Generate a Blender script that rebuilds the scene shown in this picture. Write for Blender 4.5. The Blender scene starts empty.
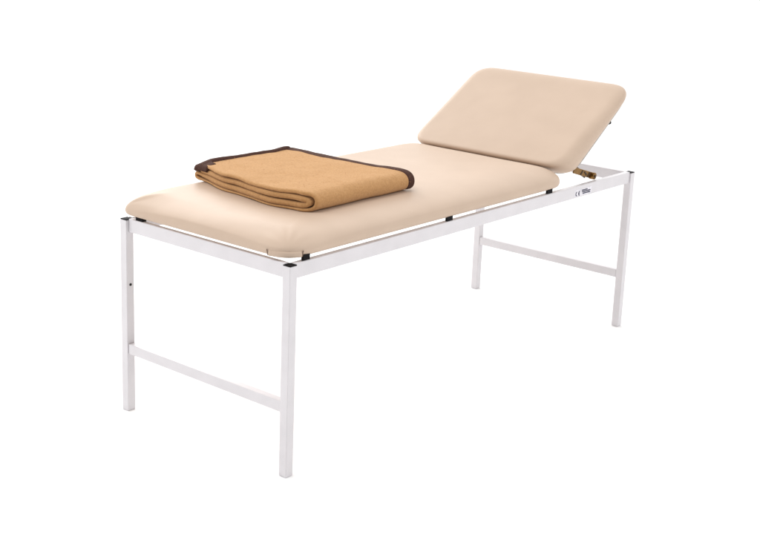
import bpy, bmesh, math, random
from mathutils import Vector, Matrix, noise
random.seed(4)
S = bpy.context.scene
COL = S.collection
PI = math.pi

# ------------------------------------------------------------------ measured sizes (metres)
L, W, H, T = 1.95, 0.731, 0.637, 0.0295      # couch length, width, frame height, leg tube

# ------------------------------------------------------------------ materials
def new_mat(name):
    m = bpy.data.materials.new(name); m.use_nodes = True
    nt = m.node_tree
    return m, nt, nt.nodes['Principled BSDF']

def bump_chain(nt, bsdf, layers):
    """layers: (scale, detail, strength, distance)"""
    tc = nt.nodes.new('ShaderNodeTexCoord'); prev = None
    for sc, det, st, di in layers:
        n = nt.nodes.new('ShaderNodeTexNoise'); n.inputs['Scale'].default_value = sc
        n.inputs['Detail'].default_value = det
        nt.links.new(tc.outputs['Object'], n.inputs['Vector'])
        b = nt.nodes.new('ShaderNodeBump'); b.inputs['Strength'].default_value = st
        b.inputs['Distance'].default_value = di
        nt.links.new(n.outputs['Fac'], b.inputs['Height'])
        if prev: nt.links.new(prev.outputs['Normal'], b.inputs['Normal'])
        prev = b
    nt.links.new(prev.outputs['Normal'], bsdf.inputs['Normal'])
    return tc

def mottled(nt, bsdf, tc, c0, c1, scale, detail=4, lo=.35, hi=.65):
    n = nt.nodes.new('ShaderNodeTexNoise'); n.inputs['Scale'].default_value = scale
    n.inputs['Detail'].default_value = detail
    r = nt.nodes.new('ShaderNodeValToRGB')
    r.color_ramp.elements[0].position = lo; r.color_ramp.elements[0].color = (*c0, 1)
    r.color_ramp.elements[1].position = hi; r.color_ramp.elements[1].color = (*c1, 1)
    nt.links.new(tc.outputs['Object'], n.inputs['Vector'])
    nt.links.new(n.outputs['Fac'], r.inputs['Fac'])
    nt.links.new(r.outputs['Color'], bsdf.inputs['Base Color'])
    return r

def mat_vinyl():
    m, nt, b = new_mat('cream_vinyl')
    tc = bump_chain(nt, b, [(5, 2, .12, .02), (34, 3, .05, .004), (430, 3, .22, .0009)])
    mottled(nt, b, tc, (.522, .400, .310), (.542, .417, .324), 9)
    b.inputs['Roughness'].default_value = .46
    b.inputs['Specular IOR Level'].default_value = .14
    return m

def mat_paint():
    m, nt, b = new_mat('white_powder_coat')
    tc = bump_chain(nt, b, [(260, 2, .06, .0006)])
    mottled(nt, b, tc, (.620, .597, .616), (.650, .626, .646), 14)
    b.inputs['Roughness'].default_value = .36
    return m

def mat_plain(name, col, rough, metal=0, bump=None, spec=.5, var=.12):
    m, nt, b = new_mat(name)
    tc = bump_chain(nt, b, bump or [(300, 2, .1, .0005)])
    mottled(nt, b, tc, tuple(c * (1 - var) for c in col), tuple(min(1, c * (1 + var * .8)) for c in col), 60)
    b.inputs['Roughness'].default_value = rough; b.inputs['Metallic'].default_value = metal
    b.inputs['Specular IOR Level'].default_value = spec
    return m

def mat_wool(name, c0, c1, sheen=.25):
    m, nt, b = new_mat(name)
    tc = bump_chain(nt, b, [(60, 3, .35, .006), (520, 4, .8, .0025)])
    r = mottled(nt, b, tc, c0, c1, 170, 8, .25, .75)
    b.inputs['Roughness'].default_value = .95
    b.inputs['Specular IOR Level'].default_value = .1
    b.inputs['Sheen Weight'].default_value = sheen
    b.inputs['Sheen Roughness'].default_value = .6
    b.inputs['Sheen Tint'].default_value = (1, .82, .62, 1)
    return m

VINYL = mat_vinyl()
PAINT = mat_paint()
BLACK = mat_plain('black_plastic', (.006, .005, .006), .7, 0, None, .12)
HOLE = mat_plain('dark_hole', (.012, .011, .012), .8)
BOARD = mat_plain('grey_backing', (.36, .33, .30), .7)
SLIT_SHADE = mat_plain('slit_shade_brown', (.17, .11, .08), .8)  # shade of the pleat gaps, put into the colour of solid strips
BRASS = mat_plain('yellow_zinc', (.22, .115, .030), .34, .9, [(90, 3, .25, .002)])
BRASS_DARK = mat_plain('dark_zinc', (.055, .030, .014), .45, .5)
STICKER = mat_plain('sticker_film', (.68, .66, .70), .4)
INK = mat_plain('blue_ink', (.012, .012, .050), .8)
WOOL = mat_wool('camel_wool', (.418, .217, .084), (.535, .293, .124))
TRIM = mat_wool('brown_binding', (.050, .022, .018), (.080, .037, .030), .05)
FLOOR = mat_plain('white_studio_floor', (.95, .95, .95), .9, 0, [(3, 2, .02, .001)], .3, .012)

# ------------------------------------------------------------------ object helpers
def link(name, bm, mat, parent=None, smooth=True, bevel=0, seg=2, subsurf=0):
    bmesh.ops.recalc_face_normals(bm, faces=bm.faces)
    me = bpy.data.meshes.new(name)
    xs = [v.co for v in bm.verts]
    c = Vector([(min(v[i] for v in xs) + max(v[i] for v in xs)) / 2 for i in range(3)])
    for v in bm.verts: v.co -= c
    bm.to_mesh(me); bm.free()
    o = bpy.data.objects.new(name, me); COL.objects.link(o)
    o.matrix_world = Matrix.Translation(c)
    me.materials.append(mat)
    if smooth:
        for p in me.polygons: p.use_smooth = True
    if bevel:
        b = o.modifiers.new('bevel', 'BEVEL'); b.width = bevel; b.segments = seg
        b.limit_method = 'ANGLE'; b.angle_limit = math.radians(40); b.harden_normals = True
    if subsurf:
        s = o.modifiers.new('subsurf', 'SUBSURF'); s.levels = s.render_levels = subsurf
    if parent:
        o.parent = parent
        o.matrix_parent_inverse = Matrix.Translation(-ABS[parent])
    ABS[o] = c
    return o
ABS = {}

def hexa(bm, p):
    """8 points: bottom ring 0-3, top ring 4-7"""
    v = [bm.verts.new(q) for q in p]
    for f in ((3, 2, 1, 0), (4, 5, 6, 7), (0, 1, 5, 4), (1, 2, 6, 5), (2, 3, 7, 6), (3, 0, 4, 7)):
        bm.faces.new([v[i] for i in f])

def box(bm, a, b):
    (x0, y0, z0), (x1, y1, z1) = a, b
    hexa(bm, [(x0, y0, z0), (x1, y0, z0), (x1, y1, z0), (x0, y1, z0),
              (x0, y0, z1), (x1, y0, z1), (x1, y1, z1), (x0, y1, z1)])

def beam(bm, a, b, up, w, h):
    a, b = Vector(a), Vector(b); d = (b - a).normalized()
    s = d.cross(Vector(up)).normalized(); u = s.cross(d)
    q = []
    for z in (-h / 2, h / 2):
        for e, k in ((a, -1), (b, -1), (b, 1), (a, 1)):
            q.append(e + s * (k * w / 2) + u * z)
    hexa(bm, q)

def cyl(bm, c, axis, r, h, n=24):
    axis = Vector(axis).normalized(); c = Vector(c)
    t = axis.orthogonal().normalized(); u = axis.cross(t)
    rings = []
    for e in (-h / 2, h / 2):
        rings.append([bm.verts.new(c + axis * e + t * (r * math.cos(2 * PI * i / n)) + u * (r * math.sin(2 * PI * i / n))) for i in range(n)])
    for i in range(n):
        bm.faces.new([rings[0][i], rings[0][(i + 1) % n], rings[1][(i + 1) % n], rings[1][i]])
    bm.faces.new(rings[0][::-1]); bm.faces.new(rings[1])

def new_empty(name, loc, label, cat):
    o = bpy.data.objects.new(name, None); COL.objects.link(o); o.location = loc
    o.empty_display_size = .2
    o['label'] = label; o['category'] = cat
    ABS[o] = Vector(loc)
    return o

# ------------------------------------------------------------------ floor
bm = bmesh.new()
N = 64
bm.faces.new([bm.verts.new((300 * math.cos(2 * PI * i / N), 300 * math.sin(2 * PI * i / N), 0)) for i in range(N)])
fl = link('floor', bm, FLOOR, smooth=False)
fl['kind'] = 'structure'

# ------------------------------------------------------------------ examination couch
couch = new_empty('examination_couch', (L / 2, W / 2, 0),
                  'white steel examination couch with cream vinyl padding and raised head section', 'couch')

# legs -------------------------------------------------------------
def leg(x, y):
    bm = bmesh.new(); box(bm, (x, y, 0.0005), (x + T, y + T, H - .003))
    l = link('leg', bm, PAINT, couch, bevel=.0022)
    bm = bmesh.new()
    box(bm, (x + .0006, y + .0006, H - .0028), (x + T - .0006, y + T - .0006, H))
    link('end_cap', bm, BLACK, l, bevel=.001)
    return l
legs = {}
for i, (x, y) in enumerate(((0, 0), (0, W - T), (L - T, 0), (L - T, W - T))):
    legs[i] = leg(x, y)
# screw hole in the inner side of the far foot leg
bm = bmesh.new(); cyl(bm, (T / 2, W - T - .0004, .424), (0, 1, 0), .0045, .0012, 20)
link('screw_hole', bm, HOLE, legs[1], smooth=False)

# rails ------------------------------------------------------------
RB, RT = .5945, .6385
def rail(name, a, b):
    bm = bmesh.new(); box(bm, a, b)
    return link(name, bm, PAINT, couch, bevel=.0025)
near = rail('side_rail', (T + .0003, .006, RB), (L - T - .0003, .0275, RT))
rail('side_rail', (T + .0003, W - .0275, RB), (L - T - .0003, W - .006, RT))
rail('end_rail', (.010, T + .0003, RB + .0005), (.0275, W - T - .0003, RT + .0003))
rail('end_rail', (L - .026, T + .0003, RB), (L - .006, W - T - .0003, RT - .003))
# cross bars between the legs
rail('cross_bar', (.0035, T + .0003, .1955), (.0288, W - T - .0003, .2290))
rail('cross_bar', (L - T + .002, T + .0003, .2030), (L - .004, W - T - .0003, .2355))

# cushions ---------------------------------------------------------
def g(t):
    t = max(0, min(1, t)); return math.sqrt(1 - (1 - t) ** 2)

class Cushion:
    """padded slab: iso-lines of dist() are rounded rectangles (superellipse corners, one exponent per corner)"""
    def __init__(s, u0, u1, v0, v1, thick, r2, n, hs, R, wedge=0, q=(.5, .5, .5, .5)):
        s.u0, s.u1, s.v0, s.v1, s.T, s.r2, s.n, s.R, s.wedge, s.q = u0, u1, v0, v1, thick, r2, n, R, wedge, q
        s.hsides = hs; s.miter = 0; s.pulls = ()
    def exp(s, u, v):
        return s.n[(u > (s.u0 + s.u1) / 2) + 2 * (v > (s.v0 + s.v1) / 2)]
    def sides(s, u, v, vals):
        w = [math.exp(-max(e, 0) / .035) for e in (u - s.u0, s.u1 - u, v - s.v0, s.v1 - v)]
        return sum(a * b for a, b in zip(w, vals)) / sum(w)
    def dist(s, u, v):
        a = min(u - s.u0, s.u1 - u); b = min(v - s.v0, s.v1 - v)
        p = max(s.r2 - a, 0); q = max(s.r2 - b, 0); n = s.exp(u, v)
        return s.r2 - (p ** n + q ** n) ** (1 / n)
    def rim(s, u, v):
        h = s.sides(u, v, s.hsides)
        for cu, cv, amount, reach in s.pulls:          # cover pulled down tight over a corner
            h -= amount * math.exp(-(math.hypot(u - cu, v - cv) / reach) ** 2)
        return h
    def height(s, u, v):
        d = s.dist(u, v); hs = s.rim(u, v)
        if d <= 0: return hs
        t = min(1, d / s.sides(u, v, s.R))
        h = hs + (s.T - hs) * (1 - (1 - t) ** 2) ** s.sides(u, v, s.q)
        for cu, cv, amount, reach in s.pulls:      # faint stretch creases running out of a pulled corner
            r = math.hypot(u - cu, v - cv); an = math.atan2(v - cv, u - cu)
            h += .075 * amount * math.sin(an * 13 + 1.5 * noise.noise(Vector((u * 9, v * 9, 4)))) * math.exp(-((r - .06) / .06) ** 2) * min(1, d / .02)
        h += .0016 * min(1, d / .05) * noise.noise(Vector((u * 5.1, v * 5.1, s.u0 * 7)))
        return h
    def shear(s, p):
        u, v, w = p
        k = max(0, 1 - w / s.T)
        return (u + s.miter * k * max(0, 1 - (u - s.u0) / .12), v, w - s.wedge * (s.u1 - u) * k)
    def loop(s, d, m=20, k=(30, 16)):
        r = max(s.r2 - d, 1e-4); P = []
        cu0, cu1, cv0, cv1 = s.u0 + s.r2, s.u1 - s.r2, s.v0 + s.r2, s.v1 - s.r2
        def arc(cu, cv, su, sv, flip):
            out = []; e = 2 / s.n[(su > 0) + 2 * (sv > 0)]
            for i in range(m + 1):
                t = PI / 2 * i / m
                c, q = max(math.cos(t), 0) ** e, max(math.sin(t), 0) ** e
                if flip: c, q = q, c
                out.append((cu + su * r * c, cv + sv * r * q))
            return out
        def seg(a, b, n):
            return [(a[0] + (b[0] - a[0]) * i / n, a[1] + (b[1] - a[1]) * i / n) for i in range(1, n)]
        A = arc(cu1, cv0, 1, -1, True); B = arc(cu1, cv1, 1, 1, False)
        C = arc(cu0, cv1, -1, 1, True); D = arc(cu0, cv0, -1, -1, False)
        P += A + seg(A[-1], B[0], k[1]) + B + seg(B[-1], C[0], k[0]) + C + seg(C[-1], D[0], k[1]) + D + seg(D[-1], A[0], k[0])
        return P
    def build(s, M, name, mat, parent, tuck=None):
        bm = bmesh.new(); rings = []
        prof = [(.035, 0), (.016, .0003), (.007, .0018), (.002, .006), (0, .0115), (-.0012, -.66), (-.0006, -.88)]
        top = [0, .0012, .003, .006, .010, .015, .021, .028, .036, .045, .056, .068, .08, .092]
        for d, w in prof:
            rings.append([(u, v, w if w >= 0 else -w * s.rim(u, v)) for u, v in s.loop(d)])
        for d in top:
            if d > s.r2 * .94: break
            rings.append([(u, v, s.height(u, v)) for u, v in s.loop(d)])
        V = []
        for R in rings:
            V.append([bm.verts.new(M @ Vector(tuck(p) if tuck else s.shear(p))) for p in R])
        n = len(V[0])
        for a, b in zip(V[:-1], V[1:]):
            for i in range(n):
                bm.faces.new([a[i], a[(i + 1) % n], b[(i + 1) % n], b[i]])
        bm.faces.new(V[0][::-1])
        # inner top: rows of quads between matching points of the two long sides
        inner = V[-1]
        cu = [sum(p[0] for p in rings[-1]) / n, sum(p[1] for p in rings[-1]) / n]
        prev = inner
        for f in (.9, .8, .7, .6, .5, .4, .3, .2, .1):
            cur = []
            for (u, v, w) in rings[-1]:
                a = cu[0] + (u - cu[0]) * f; b = cu[1] + (v - cu[1]) * f
                cur.append(bm.verts.new(M @ Vector((a, b, s.height(a, b)))))
            for i in range(n):
                bm.faces.new([prev[i], prev[(i + 1) % n], cur[(i + 1) % n], cur[i]])
            prev = cur
        bm.faces.new(prev)
        return link(name, bm, mat, parent, subsurf=1)

MZ = .6488
mat_c = Cushion(.001, 1.458, .008, .722, .0710, .15, (3.9, 4.2, 13, 4.2), (.037, .030, .032, .036), (.15, .09, .145, .055), 0, (.74, .5, .55, .5))
mat_c.pulls = ((0, .722, .014, .17), (.02, .03, .012, .16), (1.458, .008, .006, .10))
def tuck(p):
    u, v, w = p
    # upholstery pulled in under the near foot corner
    d = math.hypot(u - .03, v - .04)
    k = math.exp(-(d / .035) ** 2) * max(0, 1 - w / .03)
    return (u + .006 * k, v + .006 * k, w)
mattress = mat_c.build(Matrix.Translation((0, 0, MZ)), 'mattress', VINYL, couch, tuck)
def mz(x, y): return MZ + mat_c.height(x, y)

# vinyl pleat folded round the near foot corner: a flap, the slit shade at its ends painted as brown strips
def corner_pleat():
    pts = [q for q in mat_c.loop(-.0012, m=40) if q[0] < .062 and q[1] < .090]
    pts.sort(key=lambda q: q[0] - q[1]); n = len(pts)
    ctr = Vector((.09, .12))
    bm = bmesh.new(); rows = []
    for off, w in ((-.004, .0004), (.0008, .0025), (.0012, .007), (.0010, .0115), (.0002, .0155), (-.0030, .0190)):
        row = []
        for i, (u, v) in enumerate(pts):
            t = i / (n - 1); c = (Vector((u, v)) - ctr).normalized()
            lift = .0016 * (abs(2 * t - 1) ** 6)
            row.append(bm.verts.new((u + c.x * (off + lift), v + c.y * (off + lift), MZ + w)))
        rows.append(row)
    for a, b in zip(rows[:-1], rows[1:]):
        for i in range(n - 1): bm.faces.new([a[i], a[i + 1], b[i + 1], b[i]])
    o = link('corner_pleat', bm, VINYL, mattress)
    m = o.modifiers.new('solid', 'SOLIDIFY'); m.thickness = .001; m.offset = -1
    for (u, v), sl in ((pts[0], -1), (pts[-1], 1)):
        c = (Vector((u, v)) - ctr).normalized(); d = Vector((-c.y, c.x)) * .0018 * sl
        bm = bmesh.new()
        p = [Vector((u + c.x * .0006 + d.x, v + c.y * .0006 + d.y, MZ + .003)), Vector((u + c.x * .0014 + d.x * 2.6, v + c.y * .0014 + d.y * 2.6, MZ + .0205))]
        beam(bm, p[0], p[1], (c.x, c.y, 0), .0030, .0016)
        link('pleat_slit_shade', bm, SLIT_SHADE, o, bevel=.0006)
corner_pleat()

# rubber spacer blocks under the mattress
for y0, y1 in ((.0115, .0195), (W - .0195, W - .0115)):
    for x0, x1 in ((.064, .0925), (.735, .766), (1.330, 1.364)):
        bm = bmesh.new(); box(bm, (x0, y0, RT + .0002 - .0022), (x1, y1, MZ + .007))
        link('spacer_block', bm, BLACK, mattress, bevel=.0012)

bm = bmesh.new(); box(bm, (.0135, .640, RT - .0015), (.030, .672, MZ + .006))
link('spacer_block', bm, BLACK, mattress, bevel=.0012)

# head section -----------------------------------------------------
TH = math.radians(29.7)
U = Vector((math.cos(TH), 0, math.sin(TH))); Wd = Vector((-math.sin(TH), 0, math.cos(TH)))
O = Vector((1.4686, 0, .7153))
MH = Matrix(((U.x, 0, Wd.x, O.x), (0, 1, 0, 0), (U.z, 0, Wd.z, O.z), (0, 0, 0, 1)))
head_c = Cushion(-.046, .490, .008, .722, .034, .105, (3, 3, 3, 3), (.023, .0205, .0205, .0215), (.020, .048, .048, .035), .088)
head_c.miter = .05
head = head_c.build(MH, 'head_section', VINYL, couch)
# backing board with rounded corners, sits against the underside
bm = bmesh.new()
bc = Cushion(.012, .478, .022, .708, .0, .10, (3, 3, 3, 3), (0, 0, 0, 0), (1, 1, 1, 1))
bw = lambda u: -.088 * (.490 - u)
lo = [bm.verts.new(MH @ Vector((u, v, -.010 + bw(u)))) for u, v in bc.loop(0)]
hi = [bm.verts.new(MH @ Vector((u, v, .0015 + bw(u)))) for u, v in bc.loop(0)]
for i in range(len(lo)):
    bm.faces.new([lo[i], lo[(i + 1) % len(lo)], hi[(i + 1) % len(lo)], hi[i]])
bm.faces.new(lo[::-1]); bm.faces.new(hi)
link('backing_board', bm, BOARD, head, smooth=False)
# rubber buffer on the underside near edge
bm = bmesh.new()
c = MH @ Vector((.322, .030, -.014 + bw(.322))); cyl(bm, c, Wd, .0085, .012, 24)
link('rubber_buffer', bm, BLACK, head, bevel=.002)

# ratchet hinge ----------------------------------------------------
bm = bmesh.new()
beam(bm, (1.555, .045, .690), (1.694, .045, .6500), (0, 0, 1), .005, .024)
hinge = link('ratchet_hinge', bm, BRASS, couch, bevel=.0012)
bm = bmesh.new()
for x, z, k in ((1.612, .6735, 1), (1.640, .6655, -1), (1.664, .6588, 1)):
    beam(bm, (x - .008, .0418, z - .008 * k), (x + .008, .0418, z + .006 * k), (0, 1, 0), .007, .0016)
link('notch_slots', bm, BRASS_DARK, hinge, bevel=.0005)
bm = bmesh.new(); cyl(bm, (1.692, .042, .650), (0, 1, 0), .0135, .022, 28)
pv = link('pivot_bolt', bm, BRASS, hinge, bevel=.002)
bm = bmesh.new(); cyl(bm, (1.692, .045, .650), (0, 1, 0), .0055, .032, 20)
link('pivot_pin', bm, BRASS_DARK, hinge, bevel=.001)
bm = bmesh.new()
beam(bm, (1.560, .057, .702), (1.664, .057, .652), (0, 0, 1), .006, .020)
link('hinge_arm', bm, BRASS_DARK, hinge, bevel=.0012)

# maker's label on the near rail -----------------------------------
Y0 = .006
bm = bmesh.new(); box(bm, (1.508, Y0 - .0004, .5995), (1.630, Y0 + .001, .6255))
stick = link('rating_label', bm, STICKER, near, smooth=False)
bm = bmesh.new()
def ring_arc(cx, cz, r, w, a0, a1, n=16):
    pr = None
    for i in range(n + 1):
        a = a0 + (a1 - a0) * i / n
        cur = [bm.verts.new((cx + q * math.cos(a) , Y0 - .0008, cz + q * math.sin(a))) for q in (r - w, r)]
        if pr: bm.faces.new([pr[0], cur[0], cur[1], pr[1]])
        pr = cur
def flat(x0, x1, z0, z1):
    bm.faces.new([bm.verts.new((x, Y0 - .0008, z)) for x, z in ((x0, z0), (x1, z0), (x1, z1), (x0, z1))])
ring_arc(1.5255, .6105, .0092, .0044, PI * .5, PI * 1.5)
ring_arc(1.5445, .6105, .0092, .0044, PI * .5, PI * 1.5)
flat(1.5384, 1.5435, .6086, .6124)
link('certification_mark', bm, INK, near, smooth=False)
bm = bmesh.new()
for r, (x0, x1, z) in enumerate(((1.560, 1.600, .6195), (1.562, 1.622, .6135), (1.566, 1.620, .6070))):
    x = x0
    while x < x1:
        w = random.uniform(.005, .013); flat(x, min(x + w, x1), z - .0021, z + .0021); x += w + random.uniform(.0007, .0013)
link('small_print', bm, INK, near, smooth=False)

# ------------------------------------------------------------------ folded blanket
def interp(y, pts):
    if y <= pts[0][0]: return pts[0][1]
    for (a, b), (c, d) in zip(pts[:-1], pts[1:]):
        if y <= c:
            t = (y - a) / (c - a); t = t * t * (3 - 2 * t); return b + (d - b) * t
    return pts[-1][1]
def bx0(y): return interp(y, ((.145, .262), (.19, .236), (.30, .219), (.50, .243), (.70, .292), (.73, .30)))
def bx1(y): return interp(y, ((.145, .716), (.22, .708), (.40, .694), (.70, .698)))

def smooth_path(pts, step=.006, it=2):
    for _ in range(it):
        q = [pts[0]]
        for a, b in zip(pts[:-1], pts[1:]):
            q += [tuple(a[i] * .75 + b[i] * .25 for i in range(2)), tuple(a[i] * .25 + b[i] * .75 for i in range(2))]
        q.append(pts[-1]); pts = q
    out = [pts[0]]; acc = 0
    for a, b in zip(pts[:-1], pts[1:]):
        d = math.dist(a, b); 
        while acc + d >= step and d > 0:
            t = (step - acc) / d
            a = (a[0] + (b[0] - a[0]) * t, a[1] + (b[1] - a[1]) * t); out.append(a)
            d = math.dist(a, b); acc = 0
        acc += d
    out.append(pts[-1])
    return out
# cross-section: outer top -> near bend -> bottom -> far bend -> inner lower -> hairpin -> inner upper
outer = [(.712, .0475), (.700, .0530), (.66, .0545), (.45, .0530), (.25, .0545), (.195, .0558), (.170, .0550), (.1545, .0460), (.1490, .030),
         (.1540, .0130), (.170, .0048), (.195, .0042), (.25, .0042), (.45, .0042), (.66, .0044), (.698, .0050), (.7150, .0100), (.7155, .0200),
         (.702, .0265), (.675, .0205), (.60, .0180), (.45, .0172), (.28, .0172), (.197, .0170), (.1750, .0200), (.1685, .0280),
         (.1750, .0360), (.197, .0388), (.28, .0372), (.45, .0362), (.62, .0372), (.685, .0375)]
PATH = smooth_path(outer)
cum = [0]
for a, b in zip(PATH[:-1], PATH[1:]): cum.append(cum[-1] + math.dist(a, b))
TOT = cum[-1]
THK = ((0, .0115), (.50, .0125), (.60, .0120), (.66, .0080), (1.10, .0080), (1.19, .0125), (1.26, .0170), (9, .0182))
def thick(c):
    for (a, b), (p, q) in zip(THK[:-1], THK[1:]):
        if c <= p: return b + (q - b) * (c - a) / (p - a)
    return THK[-1][1]

def sweep(i0, i1, fx0, fx1, extra, rx, cap=.007, nx=44, lift=None):
    """slab of the sheet's thickness (+ extra) following PATH[i0:i1], spanning fx0(y)..fx1(y) in x with rounded x edges"""
    bm = bmesh.new(); rings = []
    idx = list(range(i0, i1 + 1))
    for i in idx:
        y, z = PATH[i]
        a = PATH[max(i - 1, 0)]; b = PATH[min(i + 1, len(PATH) - 1)]
        t = Vector((b[0] - a[0], b[1] - a[1])).normalized(); nrm = Vector((-t.y, t.x))
        e = min(cum[i] - cum[i0], cum[i1] - cum[i])
        k = max(.12, math.sqrt(max(0, 1 - max(0, 1 - e / cap) ** 2)))
        h = (thick(cum[i]) + extra) / 2 * k
        x0, x1 = fx0(y), fx1(y)
        lay = cum[i] * 1.7
        x0 += .004 * noise.noise(Vector((cum[i] * 9, 3.3, 0))) + .0035 * noise.noise(Vector((cum[i] * 2.2, 8.1, 0)))
        x1 += .003 * noise.noise(Vector((cum[i] * 8, 5.7, 0)))
        ring = []
        def put(x, off):
            w = .0022 * noise.noise(Vector((x * 9, y * 9, z * 20 + 2))) + .0012 * noise.noise(Vector((x * 24, y * 24, z * 30)))
            top = max(0, min(1, (z - .030) / .02)); w = w * (.55 + .8 * top)
            w += top * .0035 * noise.noise(Vector((x * 4.2 + 1.7, y * 5.5, .3)))
            yy = y + nrm.x * off; zz = z + nrm.y * off + w
            sag = max(0, (y - .62) / .10) ** 2 * .004 * (1 + 1.5 * max(0, (.45 - x) / .2)) * top
            base = mz(min(max(x, .2), .8), min(max(yy, .10), .665)) + .0006
            if lift: zz += lift(x, cum[i])
            ring.append((x, yy, base + max(zz - sag, .0003)))
        m = 6
        for j in range(nx + 1):
            put(x0 + rx + (x1 - x0 - 2 * rx) * j / nx, h)
        for j in range(1, m):
            q = PI / 2 - PI * j / m; put(x1 - rx + rx * math.cos(q), h * math.sin(q))
        for j in range(nx + 1):
            put(x1 - rx - (x1 - x0 - 2 * rx) * j / nx, -h)
        for j in range(1, m):
            q = -PI / 2 - PI * j / m; put(x0 + rx + rx * math.cos(q), h * math.sin(q))
        rings.append([bm.verts.new(p) for p in ring])
    n = len(rings[0])
    for a, b in zip(rings[:-1], rings[1:]):
        for j in range(n): bm.faces.new([a[j], a[(j + 1) % n], b[(j + 1) % n], b[j]])
    bm.faces.new(rings[0][::-1]); bm.faces.new(rings[-1])
    return bm

def fibres(bm, count, mat, parent, smin=.004, smax=.009):
    """loose wool fibres standing off the surface: thin two-triangle slivers"""
    bm.faces.ensure_lookup_table(); bm.normal_update()
    bmesh.ops.recalc_face_normals(bm, faces=bm.faces)
    ar = [f.calc_area() for f in bm.faces]
    picks = random.choices(range(len(ar)), weights=ar, k=count)
    fb = bmesh.new()
    for i in picks:
        f = bm.faces[i]; q = [v.co for v in f.verts]
        a, b = random.random(), random.random()
        p = q[0].lerp(q[1], a).lerp(q[-1].lerp(q[min(2, len(q) - 1)], a), b)
        t = (q[1] - q[0]).lerp(q[-1] - q[0], random.random()).normalized() * random.choice((-1, 1))
        d = (t + Vector((random.gauss(0, .5), random.gauss(0, .5), random.gauss(0, .5))) + f.normal * random.uniform(.15, .8)).normalized()
        ln = random.uniform(smin, smax); w = f.normal.cross(d).normalized() * .00028
        m = p + d * ln * .55; e = p + (d + f.normal * random.uniform(-.5, .2)).normalized() * ln
        v = [fb.verts.new(x) for x in (p - w, p + w, m + w * .8, m - w * .8, e)]
        fb.faces.new(v[:4]); fb.faces.new((v[3], v[2], v[4]))
    o = link('wool_fibres', fb, mat, parent, smooth=False)
    o['kind'] = 'stuff'
    return o

last = len(PATH) - 1
bm = sweep(0, last, bx0, bx1, 0, .0075)
skin = bm.copy()
blanket = link('folded_blanket', bm, WOOL, None)
blanket['label'] = 'folded camel brown wool blanket with dark brown binding lying on the mattress'
blanket['category'] = 'blanket'
fibres(skin, 9000, WOOL, blanket); skin.free()
# binding along the long free edge (far end of the top layer)
iend = next(i for i in range(last) if cum[i] > .038)
bm = sweep(0, iend, lambda y: bx0(y) - .005, lambda y: bx1(y) + .003, .0105, .009,
           lift=lambda x, c: .0035 + .003 * noise.noise(Vector((x * 11, 1.5, 0))) - .010 * max(0, (.36 - x) / .08) ** 1.5)
link('end_binding', bm, TRIM, blanket)
# the binding doubles up where it turns the foot-side corner
icor = next(i for i in range(last) if cum[i] > .072)
bm = sweep(0, icor, lambda y: bx0(y) - .007, lambda y: bx0(y) + .040 + .35 * max(0, y - .66), .0095, .010, nx=14,
           lift=lambda x, c: .0030 - .010 * max(0, (.36 - x) / .08) ** 1.5)
link('corner_binding', bm, TRIM, blanket)
# binding along the head-side edge of the outer turn
iturn = next(i for i in range(last) if cum[i] > .605)
bm = sweep(0, iturn, lambda y: bx1(y) - .022, lambda y: bx1(y) + .016, .0040, .0080, nx=6)
link('side_binding', bm, TRIM, blanket)

# ------------------------------------------------------------------ camera
cd = bpy.data.cameras.new('camera'); cam = bpy.data.objects.new('camera', cd); COL.objects.link(cam)
yaw, pitch, roll = 0.6726298688543023, -0.2545641504745049, 0.0428525490412714
f = Vector((math.cos(yaw) * math.cos(pitch), math.sin(yaw) * math.cos(pitch), math.sin(pitch)))
r = Vector((math.sin(yaw), -math.cos(yaw), 0)); u = r.cross(f)
c, s = math.cos(roll), math.sin(roll)
r2 = r * c + u * s; u2 = -r * s + u * c
pos = Vector((-2.426734834035191, -2.3012047870606795, 1.617293790470285))
cam.matrix_world = Matrix(((r2.x, u2.x, -f.x, pos.x), (r2.y, u2.y, -f.y, pos.y), (r2.z, u2.z, -f.z, pos.z), (0, 0, 0, 1)))
cd.sensor_fit = 'HORIZONTAL'; cd.sensor_width = 36
cd.lens = 36 * 1259.6519 / 760
cd.shift_x = -(396.333 - 380) / 760; cd.shift_y = -(280 - 231.378) / 760
cd.clip_start = .05; cd.clip_end = 2000
S.camera = cam

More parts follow.
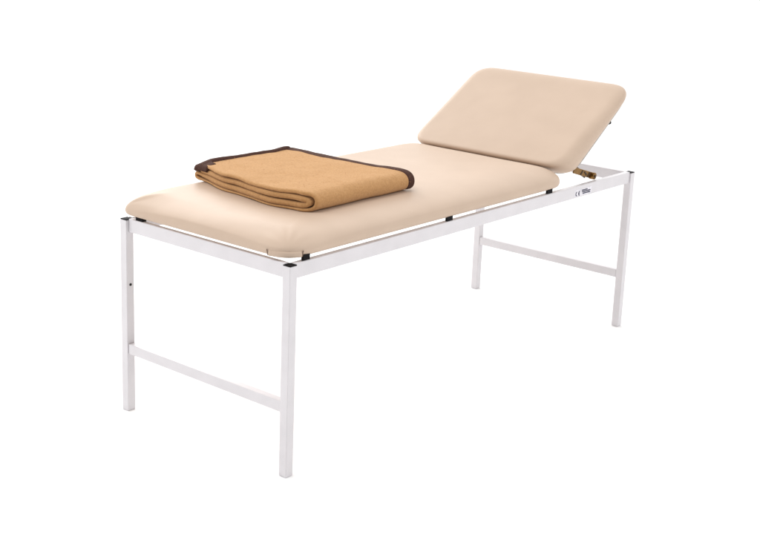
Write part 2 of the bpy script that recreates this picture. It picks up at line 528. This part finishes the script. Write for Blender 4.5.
# ------------------------------------------------------------------ light: white studio, softboxes and added fill lamps
WORLD_FRONT, WORLD_BACK, WORLD_ZENITH = .55, 2.0, .78
wd = bpy.data.worlds.new('World'); S.world = wd; wd.use_nodes = True
nt = wd.node_tree; bg = nt.nodes['Background']
N_ = nt.nodes.new
tc = N_('ShaderNodeTexCoord')
dp = N_('ShaderNodeVectorMath'); dp.operation = 'DOT_PRODUCT'
dp.inputs[1].default_value = (.70, .714, 0)         # world glow shaped: strong beyond the couch to whiten the floor, dim behind camera
mr = N_('ShaderNodeMapRange'); mr.interpolation_type = 'SMOOTHSTEP'
for k, v in (('From Min', -.6), ('From Max', .6), ('To Min', WORLD_FRONT), ('To Max', WORLD_BACK)): mr.inputs[k].default_value = v
sx = N_('ShaderNodeSeparateXYZ')
me = N_('ShaderNodeMapRange'); me.interpolation_type = 'SMOOTHSTEP'   # glow shaped by height: full near the horizon, dimmer towards the zenith
for k, v in (('From Min', .35), ('From Max', .95), ('To Min', 1.0), ('To Max', WORLD_ZENITH)): me.inputs[k].default_value = v
mu = N_('ShaderNodeMath'); mu.operation = 'MULTIPLY'
nt.links.new(tc.outputs['Generated'], dp.inputs[0]); nt.links.new(tc.outputs['Generated'], sx.inputs[0])
nt.links.new(dp.outputs['Value'], mr.inputs['Value']); nt.links.new(sx.outputs['Z'], me.inputs['Value'])
nt.links.new(mr.outputs['Result'], mu.inputs[0]); nt.links.new(me.outputs['Result'], mu.inputs[1])
nt.links.new(mu.outputs[0], bg.inputs['Strength'])
bg.inputs['Color'].default_value = (1, 1, 1, 1)

def softbox(name, loc, target, sx, sy, power, col=(1, 1, 1)):
    ld = bpy.data.lights.new(name, 'AREA'); ld.shape = 'RECTANGLE'; ld.size = sx; ld.size_y = sy
    ld.energy = power; ld.color = col
    o = bpy.data.objects.new(name, ld); COL.objects.link(o); o.location = loc
    d = Vector(target) - Vector(loc); o.rotation_euler = d.to_track_quat('-Z', 'Y').to_euler()
    return o
softbox('side_softbox', (1.4, -3.0, 3.0), (1.0, .2, .4), 1.4, 1.2, 36, (1, .985, .965))
softbox('front_softbox', (-1.4, .55, 4.2), (1.5, .36, .75), 1.6, 1.6, 46, (1, .985, .965))
softbox('head_fill', (-2.4, 3.2, 2.7), (1.5, .4, .6), 1.6, 1.6, 30, (1, .985, .965))  # unseen fill lamp, added to lift the head section against the mattress
softbox('floor_fill', (2.4, 4.4, 2.9), (1.4, .6, 0), 3, 2, 85)  # unseen fill lamp, added to burn the floor under the couch to white

S.view_settings.view_transform = 'Standard'; S.view_settings.look = 'None'
S.view_settings.exposure = 0; S.view_settings.gamma = 1
